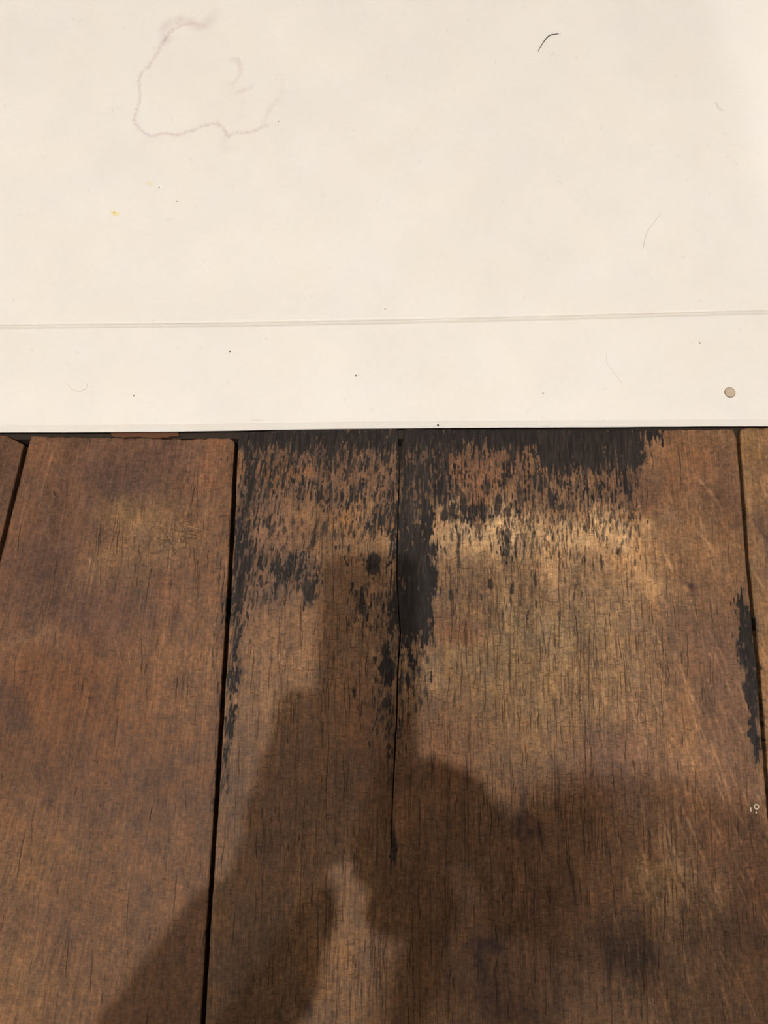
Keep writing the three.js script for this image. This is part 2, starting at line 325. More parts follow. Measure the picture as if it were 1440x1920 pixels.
      const H = 150 + 46 * fibre + 26 * mottle + 20 * grit + 50 * fl - 60 * pit[q] - 110 * c - 34 * ink + 30 * p;
      relief[4 * q] = relief[4 * q + 1] = relief[4 * q + 2] = clamp(H, 0, 255); relief[4 * q + 3] = 255;
      const R = 150 + 40 * mottle + 24 * cloud + 30 * c + 26 * ink;
      gloss[4 * q] = gloss[4 * q + 1] = gloss[4 * q + 2] = clamp(R, 0, 255); gloss[4 * q + 3] = 255;
    }
  }
  // clean boards for the rest of the floor: the stretch of this wood that no water reached
  const pw = 1024, phh = 340, clean = [new Uint8Array(pw * phh * 4), new Uint8Array(pw * phh * 4)];
  [colour, relief].forEach((from, n) => { for (let j = 0; j < phh; j++) for (let i = 0; i < pw; i++) for (let k = 0; k < 4; k++) clean[n][4 * (j * pw + i) + k] = from[4 * (2 * j * w + 2 * i) + k]; });
  Object.assign(plain, { w: pw, h: phh });
  plainMaterial = new THREE.MeshPhysicalMaterial({ specularIntensity: 0.4, map: plain.texture(clean[0], 4, true), bumpMap: plain.texture(clean[1], 4), bumpScale: 0.0005, roughness: 0.6 });
  return new THREE.MeshPhysicalMaterial({
    specularIntensity: 0.4, map: wood.texture(colour, 4, true), bumpMap: wood.texture(relief, 4), bumpScale: 0.0005, roughnessMap: wood.texture(gloss, 4), roughness: 1, metalness: 0,
  });
}
const woodMaterial = makeWood();
const darkWood = new THREE.MeshStandardMaterial({ color: srgb(52, 42, 33), roughness: 0.95 });
const redWood = new THREE.MeshStandardMaterial({ color: srgb(98, 63, 42), roughness: 0.9 });

// ------------------------------------------------------------------ white paint
const white = new Sheet(-0.27, 0.27, -0.48, -0.15, 2048, 1252);
function makeWhite() {
  const { w, h } = white;
  const ring = white.layer(), line = white.layer(), yellow = white.layer(), violet = white.layer(), faint = white.layer();
  const curve = (layer, pts, half, s, soft) => {
    const c = new THREE.CatmullRomCurve3(pts.map(([x, y, a = 1]) => new THREE.Vector3(x, y, a)));
    const out = [];
    for (let i = 0; i <= 160; i++) { const p = c.getPoint(i / 160), [X, Z] = at(p.x + wig(1.2), p.y + wig(1.2), 0.005); out.push([X, Z, half * range(0.5, 1.4), s * p.z * range(0.6, 1)]); }
    white.stroke(layer, out, soft);
  };
  const R = (x, y, a) => [200 + x / 3.6, y / 3.6, a];
  curve(ring, [R(660, 160, 0.2), R(560, 150, 0.6), R(480, 175, 0.9), R(430, 205), R(390, 262), R(340, 350), R(290, 430), R(235, 480), R(215, 560), R(225, 640, 0.8), R(200, 740), R(185, 800, 0.9), R(220, 860), R(300, 908), R(390, 890), R(470, 900), R(580, 870), R(660, 838), R(750, 826)], 0.0007, 0.85, 0.0014);
  curve(ring, [R(750, 826), R(790, 868), R(820, 912), R(860, 888, 0.8), R(960, 886, 0.8), R(1040, 852, 1), R(1100, 835, 0.3), R(1160, 820, 0.1)], 0.0007, 0.85, 0.0014);
  curve(ring, [R(840, 395, 0.6), R(885, 405, 0.9), R(900, 480, 0.7), R(850, 560, 0.4), R(800, 560, 0.1)], 0.0009, 0.6, 0.002);
  curve(ring, [R(870, 620, 0.5), R(960, 585, 0.7), R(1000, 560, 0.1)], 0.0007, 0.6, 0.0016);
  curve(ring, [R(1040, 852, 0.6), R(1110, 715, 0.7), R(1175, 640, 0.3), R(1180, 500, 0.3), R(1130, 505, 0.3)], 0.001, 0.5, 0.002);
  curve(faint, [R(390, 260), R(395, 180), R(440, 140), R(540, 135), R(640, 165), R(740, 70, 0.4)], 0.002, 1, 0.004);
  curve(faint, [R(800, 920), R(790, 1000), R(860, 990, 0.4)], 0.001, 0.4, 0.004);
  curve(faint, [R(230, 950), R(330, 930), R(470, 915, 0.5)], 0.001, 0.25, 0.005);
  curve(yellow, [[210, 396], [216, 399], [222, 398, 0.4]], 0.0005, 0.9, 0.0012);
  curve(yellow, [[276, 341, 0.5], [282, 344, 0.6]], 0.0005, 0.5, 0.0014);
  curve(violet, [[1350, 762, 0.5], [1372, 764], [1392, 770, 0.5]], 0.0015, 0.4, 0.006);
  curve(line, [[1343, 190], [1350, 202], [1358, 205, 0.6]], 0.0002, 0.5, 0.0005);
  curve(line, [[470, 787, 0.6], [492, 786, 0.8]], 0.0001, 0.4, 0.0004);
  for (let i = 0; i < 120; i++) {                                        // small scuffs of the paint
    const x = range(10, 1430), y = range(10, 790), a = range(0, 6.28), l = range(2, 10);
    curve(line, [[x, y], [x + Math.cos(a) * l, y + Math.sin(a) * l]], 0.0001, range(0.05, 0.22), 0.0004);
  }
  const colour = new Uint8Array(w * h * 4), relief = new Uint8Array(w * h * 4);
  // inside of the tide mark
  const blob = [[330, 140, 70, 105], [420, 190, 70, 55], [380, 90, 60, 60]].map(([x, y, rx, ry]) => [...at(x, y, 0.005), rx * PX, ry * PX]);
  for (let j = 0; j < h; j++) for (let i = 0; i < w; i++) {
    const x = white.x0 + (i + 0.5) / white.k, z = white.z1 - (j + 0.5) / white.k, q = j * w + i, X = x * 1000, Z = z * 1000;
    const cloud = fbm(X / 34, Z / 34, 61) - 0.5, tint = fbm(X / 26 + 9, Z / 26, 62) - 0.5, fine = noise(X / 0.9, Z / 0.7, 63) - 0.5, roll = fbm(X / 3, Z / 1.6, 64) - 0.5;
    let v = 1 + 0.034 * cloud + 0.008 * fine + 0.01 * roll;
    let r = 234 * v * (1 + 0.006 * tint), g = 230 * v, b = 224 * v * (1 - 0.03 * tint);
    let inside = 0;
    for (const [cx, cz, rx, rz] of blob) inside = Math.max(inside, smooth(1.1, 0.8, ((x - cx) / rx) ** 2 + ((z - cz) / rz) ** 2));
    r -= 0.6 * inside; g -= 1.6 * inside; b -= 1.6 * inside;
    const k = ring[q] * (0.25 + 0.75 * noise(X / 1.1, Z / 1.1, 65)), f = faint[q] * (0.5 + 0.5 * noise(X / 2.2, Z / 2.2, 66));
    r -= 38 * k + 20 * f; g -= 54 * k + 28 * f; b -= 46 * k + 22 * f;
    const y = yellow[q]; r -= 4 * y; g -= 24 * y; b -= 96 * y;
    const u = violet[q]; r -= 14 * u; g -= 12 * u; b += 2 * u;
    const l = line[q]; r -= 60 * l; g -= 62 * l; b -= 62 * l;
    colour[4 * q] = clamp(r, 0, 255); colour[4 * q + 1] = clamp(g, 0, 255); colour[4 * q + 2] = clamp(b, 0, 255); colour[4 * q + 3] = 255;
    relief[4 * q] = relief[4 * q + 1] = relief[4 * q + 2] = clamp(128 + 40 * fine + 60 * roll - 60 * l, 0, 255); relief[4 * q + 3] = 255;
  }
  return new THREE.MeshStandardMaterial({ map: white.texture(colour, 4, true), bumpMap: white.texture(relief, 4), bumpScale: 0.00012, roughness: 0.55 });
}
const whiteMaterial = makeWhite();

// ------------------------------------------------------------------ slabs cut to an outline
// outline: [x, z] in metres; top at y, thickness t, edge rounding e
function slab(outline, y, t, e, segments = 3, size = e) {
  const s = new THREE.Shape(outline.map(([x, z]) => new THREE.Vector2(x, -z)));
  const g = new THREE.ExtrudeGeometry(s, { depth: t - 2 * e, bevelEnabled: e > 0, bevelThickness: e, bevelSize: size, bevelOffset: -size, bevelSegments: segments, curveSegments: 4 });
  g.rotateX(-Math.PI / 2);
  g.translate(0, y - t + e, 0);
  return g;
}
const FLOOR_END = 1.98, BUTT = 0.27;                                      // the boards seen end at a butt joint behind the photographer's hands
// points every few pixels along a joint, moved sideways by a gap in metres and roughened
function edgeLine(line, gap, rough) {
  const pts = [];
  for (let y = line[0][1]; y <= 1960; y += 14) { const [x, z] = at(along(line, y), y); pts.push([x + gap + wig(rough), z]); }
  return pts;
}
function endLine(points, rough, step = 7) {                              // the ragged end of a board
  const pts = [];
  for (let i = 0; i + 1 < points.length; i++) {
    const [ax, ay] = points[i], [bx, by] = points[i + 1], n = Math.max(1, Math.round(Math.abs(bx - ax) / step));
    for (let k = 0; k < n; k++) { const [x, z] = at(ax + (bx - ax) * k / n, ay + (by - ay) * k / n); pts.push([x, z + wig(rough)]); }
  }
  return pts;
}
const below = ([x, z], [px, pz]) => [x + (x - px) / (z - pz) * (BUTT - z) * 0.15, BUTT];

// floor: subfloor slab, planks on it
const floor = group('floor');
structure(floor, 'old dark wooden plank floor with worn varnish and black water stains');
const SUB = -0.022;
mesh('subfloor', new THREE.BoxGeometry(4.2, 0.08, 4.2).translate(0, SUB - 0.04, 0), darkWood, floor);
function plank(left, right, end, y, label) {
  // left and right run away from the white board; end runs from left to right
  const outline = [...end, ...right, below(right.at(-1), right.at(-2)), below(left.at(-1), left.at(-2)), ...left.slice().reverse()];
  const m = mesh('plank', wood.uv(slab(outline, y, 0.02, 0.0009)), woodMaterial, floor);
  if (label) m.userData.label = label;
  next(below(left.at(-1), left.at(-2))[0], below(right.at(-1), right.at(-2))[0], y);
  return m;
}
function next(a, b, y) {
  mesh('plank', plain.uv(slab([[a, BUTT + 0.002], [b, BUTT + 0.002], [b, FLOOR_END], [a, FLOOR_END]], y, 0.02, 0.0009)), plainMaterial, floor);
}
const G = 0.0013;                                                        // half a joint
const side = (x, end = -0.16) => [[x, end], [x, 0.05], [x, 0.2]];
const left0 = edgeLine(JOINT[0], -G, 0.00012), left1 = edgeLine(JOINT[0], G, 0.00012);
const mid1 = edgeLine(JOINT[1], -G, 0.00015), mid2 = edgeLine(JOINT[1], G, 0.0002);
const rt2 = edgeLine(JOINT[2], -G, 0.00015), rt3 = edgeLine(JOINT[2], G * 0.9, 0.00012);
const from = (line, z) => line.filter((p) => p[1] > z + 0.001);
const zA = at(0, 820)[1], zB = at(250, 822)[1], zC = at(900, 807)[1], zD = at(1410, 804)[1];
plank(side(-0.48, zA), from(left0, zA), [...endLine([[-1400, 822], [-100, 818], [40, 815]], 0.0003, 30)].filter((p) => p[0] > -0.478), 0.0004, 'narrow brown plank cut off by the left edge of the photo');
plank(from(left1, zB), from(mid1, zB), endLine([[58, 818], [180, 820], [300, 822], [370, 823], [436, 820]], 0.00045), 0, 'reddish-brown plank left of the black-stained one, tapering to its ragged end');
{ // the broad board, split from its end
  const half = [0.0002, 0.0002, 0.0002, 0.0002, 0.0002, 0.0003, 0.0004, 0.0004, 0.0004, 0.0003, 0.0002, 0.0001];
  const l = SPLIT.map(([x, y], i) => { const [a, b] = at(x, y); return [a - half[i] + wig(0.00008), b]; });
  const r = SPLIT.map(([x, y], i) => { const [a, b] = at(x, y); return [a + half[i] + wig(0.00008), b]; });
  const end = [...endLine([[452, 812], [520, 807], [640, 805], [752, 804]], 0.0003), ...l.slice(1), ...r.slice(1).reverse(), ...endLine([[758, 804], [870, 806], [1000, 806], [1160, 806], [1250, 807], [1380, 806]], 0.0004)];
  const outline = [...end, ...from(rt2, zC), below(rt2.at(-1), rt2.at(-2)), below(mid2.at(-1), mid2.at(-2)), ...from(mid2, zC).reverse()];
  const m = mesh('plank', wood.uv(slab(outline, 0.0008, 0.02, 0.0004)), woodMaterial, floor);
  next(below(mid2.at(-1), mid2.at(-2))[0], below(rt2.at(-1), rt2.at(-2))[0], 0.0008);
  m.userData.label = 'broad split plank with the black water stain at its end';
  // white drops of paint dried on it, near the right joint
  const paint = new THREE.MeshStandardMaterial({ color: srgb(205, 192, 172), roughness: 0.5 });
  const drop = (px, py, g) => { const [x, z] = at(px, py); const d = mesh('paint_drop', g, paint, m); d.position.set(x, 0.0009, z); return d; };
  drop(1417, 1512, new THREE.TorusGeometry(0.00115, 0.00042, 6, 20).rotateX(Math.PI / 2).scale(1, 0.6, 1)).userData.label = 'tiny ring of dried white paint';
  drop(1406.5, 1517, new THREE.SphereGeometry(0.0006, 10, 8).scale(0.9, 0.5, 2.2));
  drop(1416.5, 1523, new THREE.SphereGeometry(0.0005, 10, 8).scale(0.9, 0.5, 1.4));
}
plank(from(rt3, zD), side(0.46, zD), endLine([[1390, 804], [1440, 802], [2190, 798]], 0.0004, 12).filter((p) => p[0] < 0.458), 0, 'tan-edged plank cut off by the right edge of the photo');
for (const [a, b] of [[-0.76, -0.483], [-1.05, -0.763], [-1.34, -1.053], [-1.64, -1.343], [-1.97, -1.643], [0.463, 0.75], [0.753, 1.05], [1.053, 1.33], [1.333, 1.66], [1.663, 1.97]])
  mesh('plank', plain.uv(slab([[a, -0.163], [b, -0.163], [b, FLOOR_END], [a, FLOOR_END]], 0, 0.02, 0.0009)), plainMaterial, floor);
// strip of wood showing in the joint under the edge of the white board
{
  const strip = (x0, x1, y, m, label) => {
    const [a, z0] = at(x0, 792), [b] = at(x1, 792), z1 = at(x0, 818)[1];
    const o = mesh('filler_strip', wood.uv(new THREE.BoxGeometry(b - a, 0.014, z1 - z0).translate((a + b) / 2, y - 0.007, (z0 + z1) / 2)), m, floor);
    if (label) o.userData.label = label;
  };
  strip(-6200, 215, -0.006, darkWood);
  const far = endLine([[203, 796], [333, 796]], 0.0002), near = [...endLine([[335, 816], [318, 817], [290, 819], [262, 817], [222, 818], [199, 813]], 0.0004)];
  const o = mesh('filler_strip', wood.uv(slab([...far, ...near], -0.0024, 0.01, 0.0004)), redWood, floor);
  o.userData.label = 'bare reddish patch of filler wood in the joint';
  strip(318, 7600, -0.005, darkWood);
}

// ------------------------------------------------------------------ the white board beyond the planks
const panel = group('white_board');
tag(panel, 'white painted board with grooved border strip and faint brown tide mark, beyond the planks', 'board');
const TOP = 0.004;
const EDGE = [[-1700, 816], [0, 808.5], [330, 806.5], [520, 803.5], [820, 800], [1100, 798.5], [1440, 796.5], [3000, 789]];
const GROOVE = [[-1600, 622], [0, 608], [500, 602.5], [1000, 592], [1440, 580], [2900, 545]];
const fine = (pts) => { const c = new THREE.CatmullRomCurve3(pts.map(([x, y]) => new THREE.Vector3(x, y, 0)), false, 'centripetal'); return c.getSpacedPoints(90).map((p) => at(p.x, p.y, TOP)); };
const edge = fine(EDGE).map(([x, z]) => [x, z + wig(0.00008)]), groove = fine(GROOVE);
for (const line of [edge, groove]) { line.unshift([-1.98, line[0][1] + 0.01]); line.push([1.98, line.at(-1)[1] - 0.02]); }
const border = mesh('border_strip', white.uv(slab([...groove.map(([x, z]) => [x, z - 0.0003]), ...edge.slice().reverse()], TOP, 0.0056, 0.0024, 1, 0.0036)), whiteMaterial, panel);
mesh('field', white.uv(slab([[-1.98, -1.98], [1.98, -1.98], ...groove.map(([x, z]) => [x, z + 0.0003]).reverse()], TOP, 0.009, 0.001, 3, 0.0012)), whiteMaterial, panel);
mesh('backing', new THREE.BoxGeometry(3.9, 0.01, 1.7).translate(0, -0.0105, -1.09), darkWood, panel);
{
  const [x, z] = at(1368.5, 736, TOP);
  const beige = new THREE.MeshStandardMaterial({ color: srgb(188, 172, 152), roughness: 0.7 }), rim = new THREE.MeshStandardMaterial({ color: srgb(120, 104, 90), roughness: 0.9 });
  const plug = mesh('screw_plug', new THREE.CylinderGeometry(0.0029, 0.0031, 0.0008, 28).translate(x, TOP + 0.0001, z), beige, border);
  plug.userData.label = 'round beige plug over a screw hole';
  mesh('plug_rim', new THREE.TorusGeometry(0.0031, 0.00022, 6, 36).rotateX(Math.PI / 2).scale(1, 0.7, 1).translate(x, TOP + 0.00008, z), rim, plug);
}

// ------------------------------------------------------------------ hairs, fibres and crumbs lying on the white board
function fibre(name, points, r, m, label, category) {
  const mid = at(points[0][0], points[0][1], TOP);
  const c = new THREE.CatmullRomCurve3(points.map(([x, y, h = 0]) => { const [X, Z] = at(x, y, TOP); return new THREE.Vector3(X - mid[0], r * 0.9 + h, Z - mid[1]); }));
  const o = mesh(name, new THREE.TubeGeometry(c, 40, r, 6), m);
  o.position.set(mid[0], TOP, mid[1]);
  return tag(o, label, category);
}
const hairDark = new THREE.MeshStandardMaterial({ color: srgb(88, 84, 84), roughness: 0.4 });
const hairPale = new THREE.MeshStandardMaterial({ color: srgb(205, 198, 188), roughness: 0.7 });
const hairGrey = new THREE.MeshStandardMaterial({ color: srgb(190, 184, 176), roughness: 0.7 });
{
  const g = group('plastic_fibre', [...at(1030, 75, TOP)].reduce((p, v, i) => (p[i * 2] = v, p), [0, TOP, 0]));
  tag(g, 'short dark curved fibre with shiny white tip, high on the white board', 'fibre');
  const loc = (x, y, h) => { const [X, Z] = at(x, y, TOP); return new THREE.Vector3(X - g.position.x, h, Z - g.position.z); };
  const c = new THREE.CatmullRomCurve3([loc(1009, 96, 0.0003), loc(1016, 84, 0.0003), loc(1024, 73, 0.0004), loc(1031, 67, 0.0005), loc(1040, 65, 0.0004), loc(1047, 64, 0.0003)]);
  const parts = [];
  const N = 8;
  for (let i = 0; i < N; i++) { const seg = []; for (let k = 0; k <= 4; k++) seg.push(c.getPoint((i + k / 4) / N)); parts.push(new THREE.TubeGeometry(new THREE.CatmullRomCurve3(seg), 6, 0.00018 + 0.00018 * Math.sin(Math.PI * (i + 0.5) / N), 6)); }
  mesh('strand', mergeGeometries(parts), hairDark, g);
  const tip = mesh('shiny_tip', new THREE.IcosahedronGeometry(0.0009, 1).scale(1.3, 0.6, 0.9), new THREE.MeshStandardMaterial({ color: srgb(250, 248, 245), roughness: 0.2 }), g);
  tip.position.copy(loc(1050, 62, 0.0005));
}
fibre('hair', [[126, 721], [134, 729], [143, 733], [153, 733], [161, 728], [165, 718]], 0.00013, hairPale, 'fine pale hair curled like a hook on the left of the border strip', 'hair');
fibre('hair', [[1137, 664], [1138, 680], [1146, 692], [1156, 705], [1166, 720]], 0.00009, hairPale, 'barely visible pale hair on the border strip, left of the round plug', 'hair');
fibre('hair', [[1239, 400], [1228, 415], [1216, 430], [1209, 448], [1205, 470]], 0.00014, hairGrey, 'thin grey hair on the white board above the right end of the groove', 'hair');
function speck(px, py, r, m, name, label, category) {
  const [x, z] = at(px, py, TOP);
  const g = new THREE.IcosahedronGeometry(r, 1), p = g.attributes.position;
  const a = rnd() * 6;
  for (let i = 0; i < p.count; i++) { const k = 1 + 0.28 * Math.sin(p.getX(i) / r * 4 + a) * Math.cos(p.getZ(i) / r * 3 + a); p.setXYZ(i, p.getX(i) * k, p.getY(i) * 0.5, p.getZ(i) * k * 0.85); }
  g.computeVertexNormals();
  const o = mesh(name, g, m); o.position.set(x, TOP + r * 0.42, z); o.rotation.y = a;
  return tag(o, label, category);
}
const dirt = new THREE.MeshStandardMaterial({ color: srgb(74, 70, 70), roughness: 0.9 }), palerDirt = new THREE.MeshStandardMaterial({ color: srgb(150, 142, 134), roughness: 0.9 });
speck(431, 659, 0.00055, dirt, 'dirt_speck', 'dark speck on the border strip, just below the groove left of centre', 'speck');
speck(251, 742.5, 0.0005, dirt, 'dirt_speck', 'dark speck low on the border strip, right of the hooked hair', 'speck');
speck(667.5, 704.5, 0.00055, dirt, 'dirt_speck', 'dark speck in the middle of the border strip, above the split plank', 'speck');
speck(298.5, 351.5, 0.00045, dirt, 'dirt_speck', 'dark speck on the white board, well below the tide mark', 'speck');
speck(332, 378, 0.0004, palerDirt, 'dirt_speck', 'pale grey speck below right of the dark speck under the tide mark', 'speck');
speck(522, 228, 0.0004, dirt, 'dirt_speck', 'tiny dark speck at the right end of the tide mark', 'speck');
speck(1312, 643, 0.0005, palerDirt, 'dirt_speck', 'grey speck on the border strip, above left of the round plug', 'speck');
speck(1018, 738, 0.0005, palerDirt, 'dirt_speck', 'grey speck low on the border strip, far left of the round plug', 'speck');
speck(722, 580, 0.0005, palerDirt, 'dirt_speck', 'grey speck on the white board just above the middle of the groove', 'speck');
speck(821, 797.5, 0.0007, dirt, 'dirt_speck', 'black crumb sitting on the very edge of the white board, above the blackest stain', 'speck');
speck(214, 398, 0.0006, new THREE.MeshStandardMaterial({ color: srgb(226, 190, 122), roughness: 0.8 }), 'crumb', 'tiny yellow crumb on the left of the white board', 'crumb');

// ------------------------------------------------------------------ the room
const plaster = new THREE.MeshStandardMaterial({ color: srgb(150, 146, 140), roughness: 0.95 });
structure(mesh('ceiling', new THREE.BoxGeometry(4.4, 0.1, 4.4).translate(0, CEILING + 0.05, 0), plaster));
structure(mesh('wall_back', new THREE.BoxGeometry(4.4, CEILING + 0.2, 0.1).translate(0, CEILING / 2 - 0.1, -2.05), plaster));
structure(mesh('wall_front', new THREE.BoxGeometry(4.4, CEILING + 0.2, 0.1).translate(0, CEILING / 2 - 0.1, 2.05), plaster));
structure(mesh('wall_left', new THREE.BoxGeometry(0.1, CEILING + 0.2, 4).translate(-2.05, CEILING / 2 - 0.1, 0), plaster));
structure(mesh('wall_right', new THREE.BoxGeometry(0.1, CEILING + 0.2, 4).translate(2.05, CEILING / 2 - 0.1, 0), plaster));

const brass = new THREE.MeshStandardMaterial({ color: srgb(176, 150, 104), metalness: 1, roughness: 0.35 });
const bulbGlow = new THREE.MeshStandardMaterial({ color: srgb(255, 246, 230), emissive: LAMP_COLOUR, emissiveIntensity: 3, roughness: 0.6 });
function light(position, candela, parent, size) {
  const l = new THREE.PointLight(LAMP_COLOUR, candela, 0, 2);
  l.position.set(...position); l.castShadow = true; l.shadow.radius = size; l.shadow.mapSize.set(2048, 2048); l.shadow.bias = -0.0005;
  parent.add(l); return l;
}
{
  const g = group('ceiling_light', [-0.18, CEILING, 0.26]);
  tag(g, 'two-bulb brass ceiling light outside the photo, over the photographer', 'ceiling light');
  mesh('base', new THREE.CylinderGeometry(0.09, 0.1, 0.03, 32).translate(0, -0.015, 0), brass, g);
  mesh('bar', new THREE.CylinderGeometry(0.008, 0.008, 0.34, 12).rotateZ(Math.PI / 2).translate(0, -0.05, 0), brass, g);
  for (const [[x, y, z], cd] of BULBS) {
    const b = [x - g.position.x, y - g.position.y, z - g.position.z];
    mesh('socket', new THREE.CylinderGeometry(0.016, 0.018, 0.05, 20).translate(b[0], b[1] + 0.075, b[2]), brass, g);
    const profile = [[0.0001, -0.03], [0.014, -0.027], [0.026, -0.014], [0.03, 0], [0.026, 0.016], [0.016, 0.036], [0.013, 0.055]].map(([r, h]) => new THREE.Vector2(r, h));
    mesh('bulb', new THREE.LatheGeometry(profile, 24).translate(...b), bulbGlow, g);
    light(b, cd, g, 0.8);
  }
}
{
  const [p, cd] = WALL_LAMP, g = group('floor_lamp', [p[0], 0, p[2]]);
  tag(g, 'brass floor lamp outside the photo, behind the photographer', 'floor lamp');
  mesh('base', new THREE.CylinderGeometry(0.13, 0.14, 0.025, 32).translate(0, 0.0125, 0), brass, g);
  mesh('pole', new THREE.CylinderGeometry(0.01, 0.01, p[1] - 0.09, 16).translate(0, (p[1] - 0.09) / 2 + 0.02, 0), brass, g);
  mesh('socket', new THREE.CylinderGeometry(0.018, 0.018, 0.05, 20).translate(0, p[1] - 0.06, 0), brass, g);
  mesh('bulb', new THREE.SphereGeometry(0.04, 24, 16).translate(0, p[1], 0), bulbGlow, g);
  light([0, p[1], 0], cd, g, 1.2);
}
// ------------------------------------------------------------------ the photographer, just outside the frame, who casts the shadow on the planks
const V = (x, y, z) => new THREE.Vector3(x, y, z);
// a field of tapered bones [a, b, radius a, radius b] joined smoothly, meshed on a grid
function flesh(bones, cell, blend) {
  const box = new THREE.Box3();
  for (const [a, b, ra, rb] of bones) { const r = Math.max(ra, rb) + blend + cell * 2; box.expandByPoint(a.clone().addScalar(r)).expandByPoint(a.clone().addScalar(-r)).expandByPoint(b.clone().addScalar(r)).expandByPoint(b.clone().addScalar(-r)); }
  const mid = box.getCenter(V(0, 0, 0)), size = box.getSize(V(0, 0, 0)), half = Math.max(size.x, size.y, size.z) / 2;
  const res = Math.ceil(2 * half / cell) + 4, n = res ** 3, field = new Float32Array(n).fill(1);
  const step = 2 * half / res;
  const data = bones.map(([a, b, ra, rb]) => { const d = b.clone().sub(a); return [a.x, a.y, a.z, d.x, d.y, d.z, ra, rb - ra, 1 / (d.lengthSq() || 1e-9)]; });
  for (let k = 0, q = 0; k < res; k++) for (let j = 0; j < res; j++) for (let i = 0; i < res; i++, q++) {
    const x = mid.x + (i - res / 2) * step, y = mid.y + (j - res / 2) * step, z = mid.z + (k - res / 2) * step;
    let d = 9;
    for (const [ax, ay, az, dx, dy, dz, r, dr, il] of data) {
      const px = x - ax, py = y - ay, pz = z - az, t = clamp((px * dx + py * dy + pz * dz) * il);
      const e = Math.hypot(px - dx * t, py - dy * t, pz - dz * t) - r - dr * t;
      const u = Math.max(blend - Math.abs(d - e), 0) / blend;
      d = Math.min(d, e) - u * u * blend * 0.25;
    }
    field[q] = d;
  }
  const mc = new MarchingCubes(res, new THREE.MeshBasicMaterial(), false, false, 400000);
  mc.isolation = 0;
  for (let q = 0; q < n; q++) mc.field[q] = -field[q];
  mc.update();
  const g = new THREE.BufferGeometry(), s = half;
  g.setAttribute('position', new THREE.BufferAttribute(mc.positionArray.slice(0, mc.count * 3), 3));
  g.setAttribute('normal', new THREE.BufferAttribute(mc.normalArray.slice(0, mc.count * 3), 3));
  g.scale(s, s, s); g.translate(mid.x, mid.y, mid.z);
  return g;
}
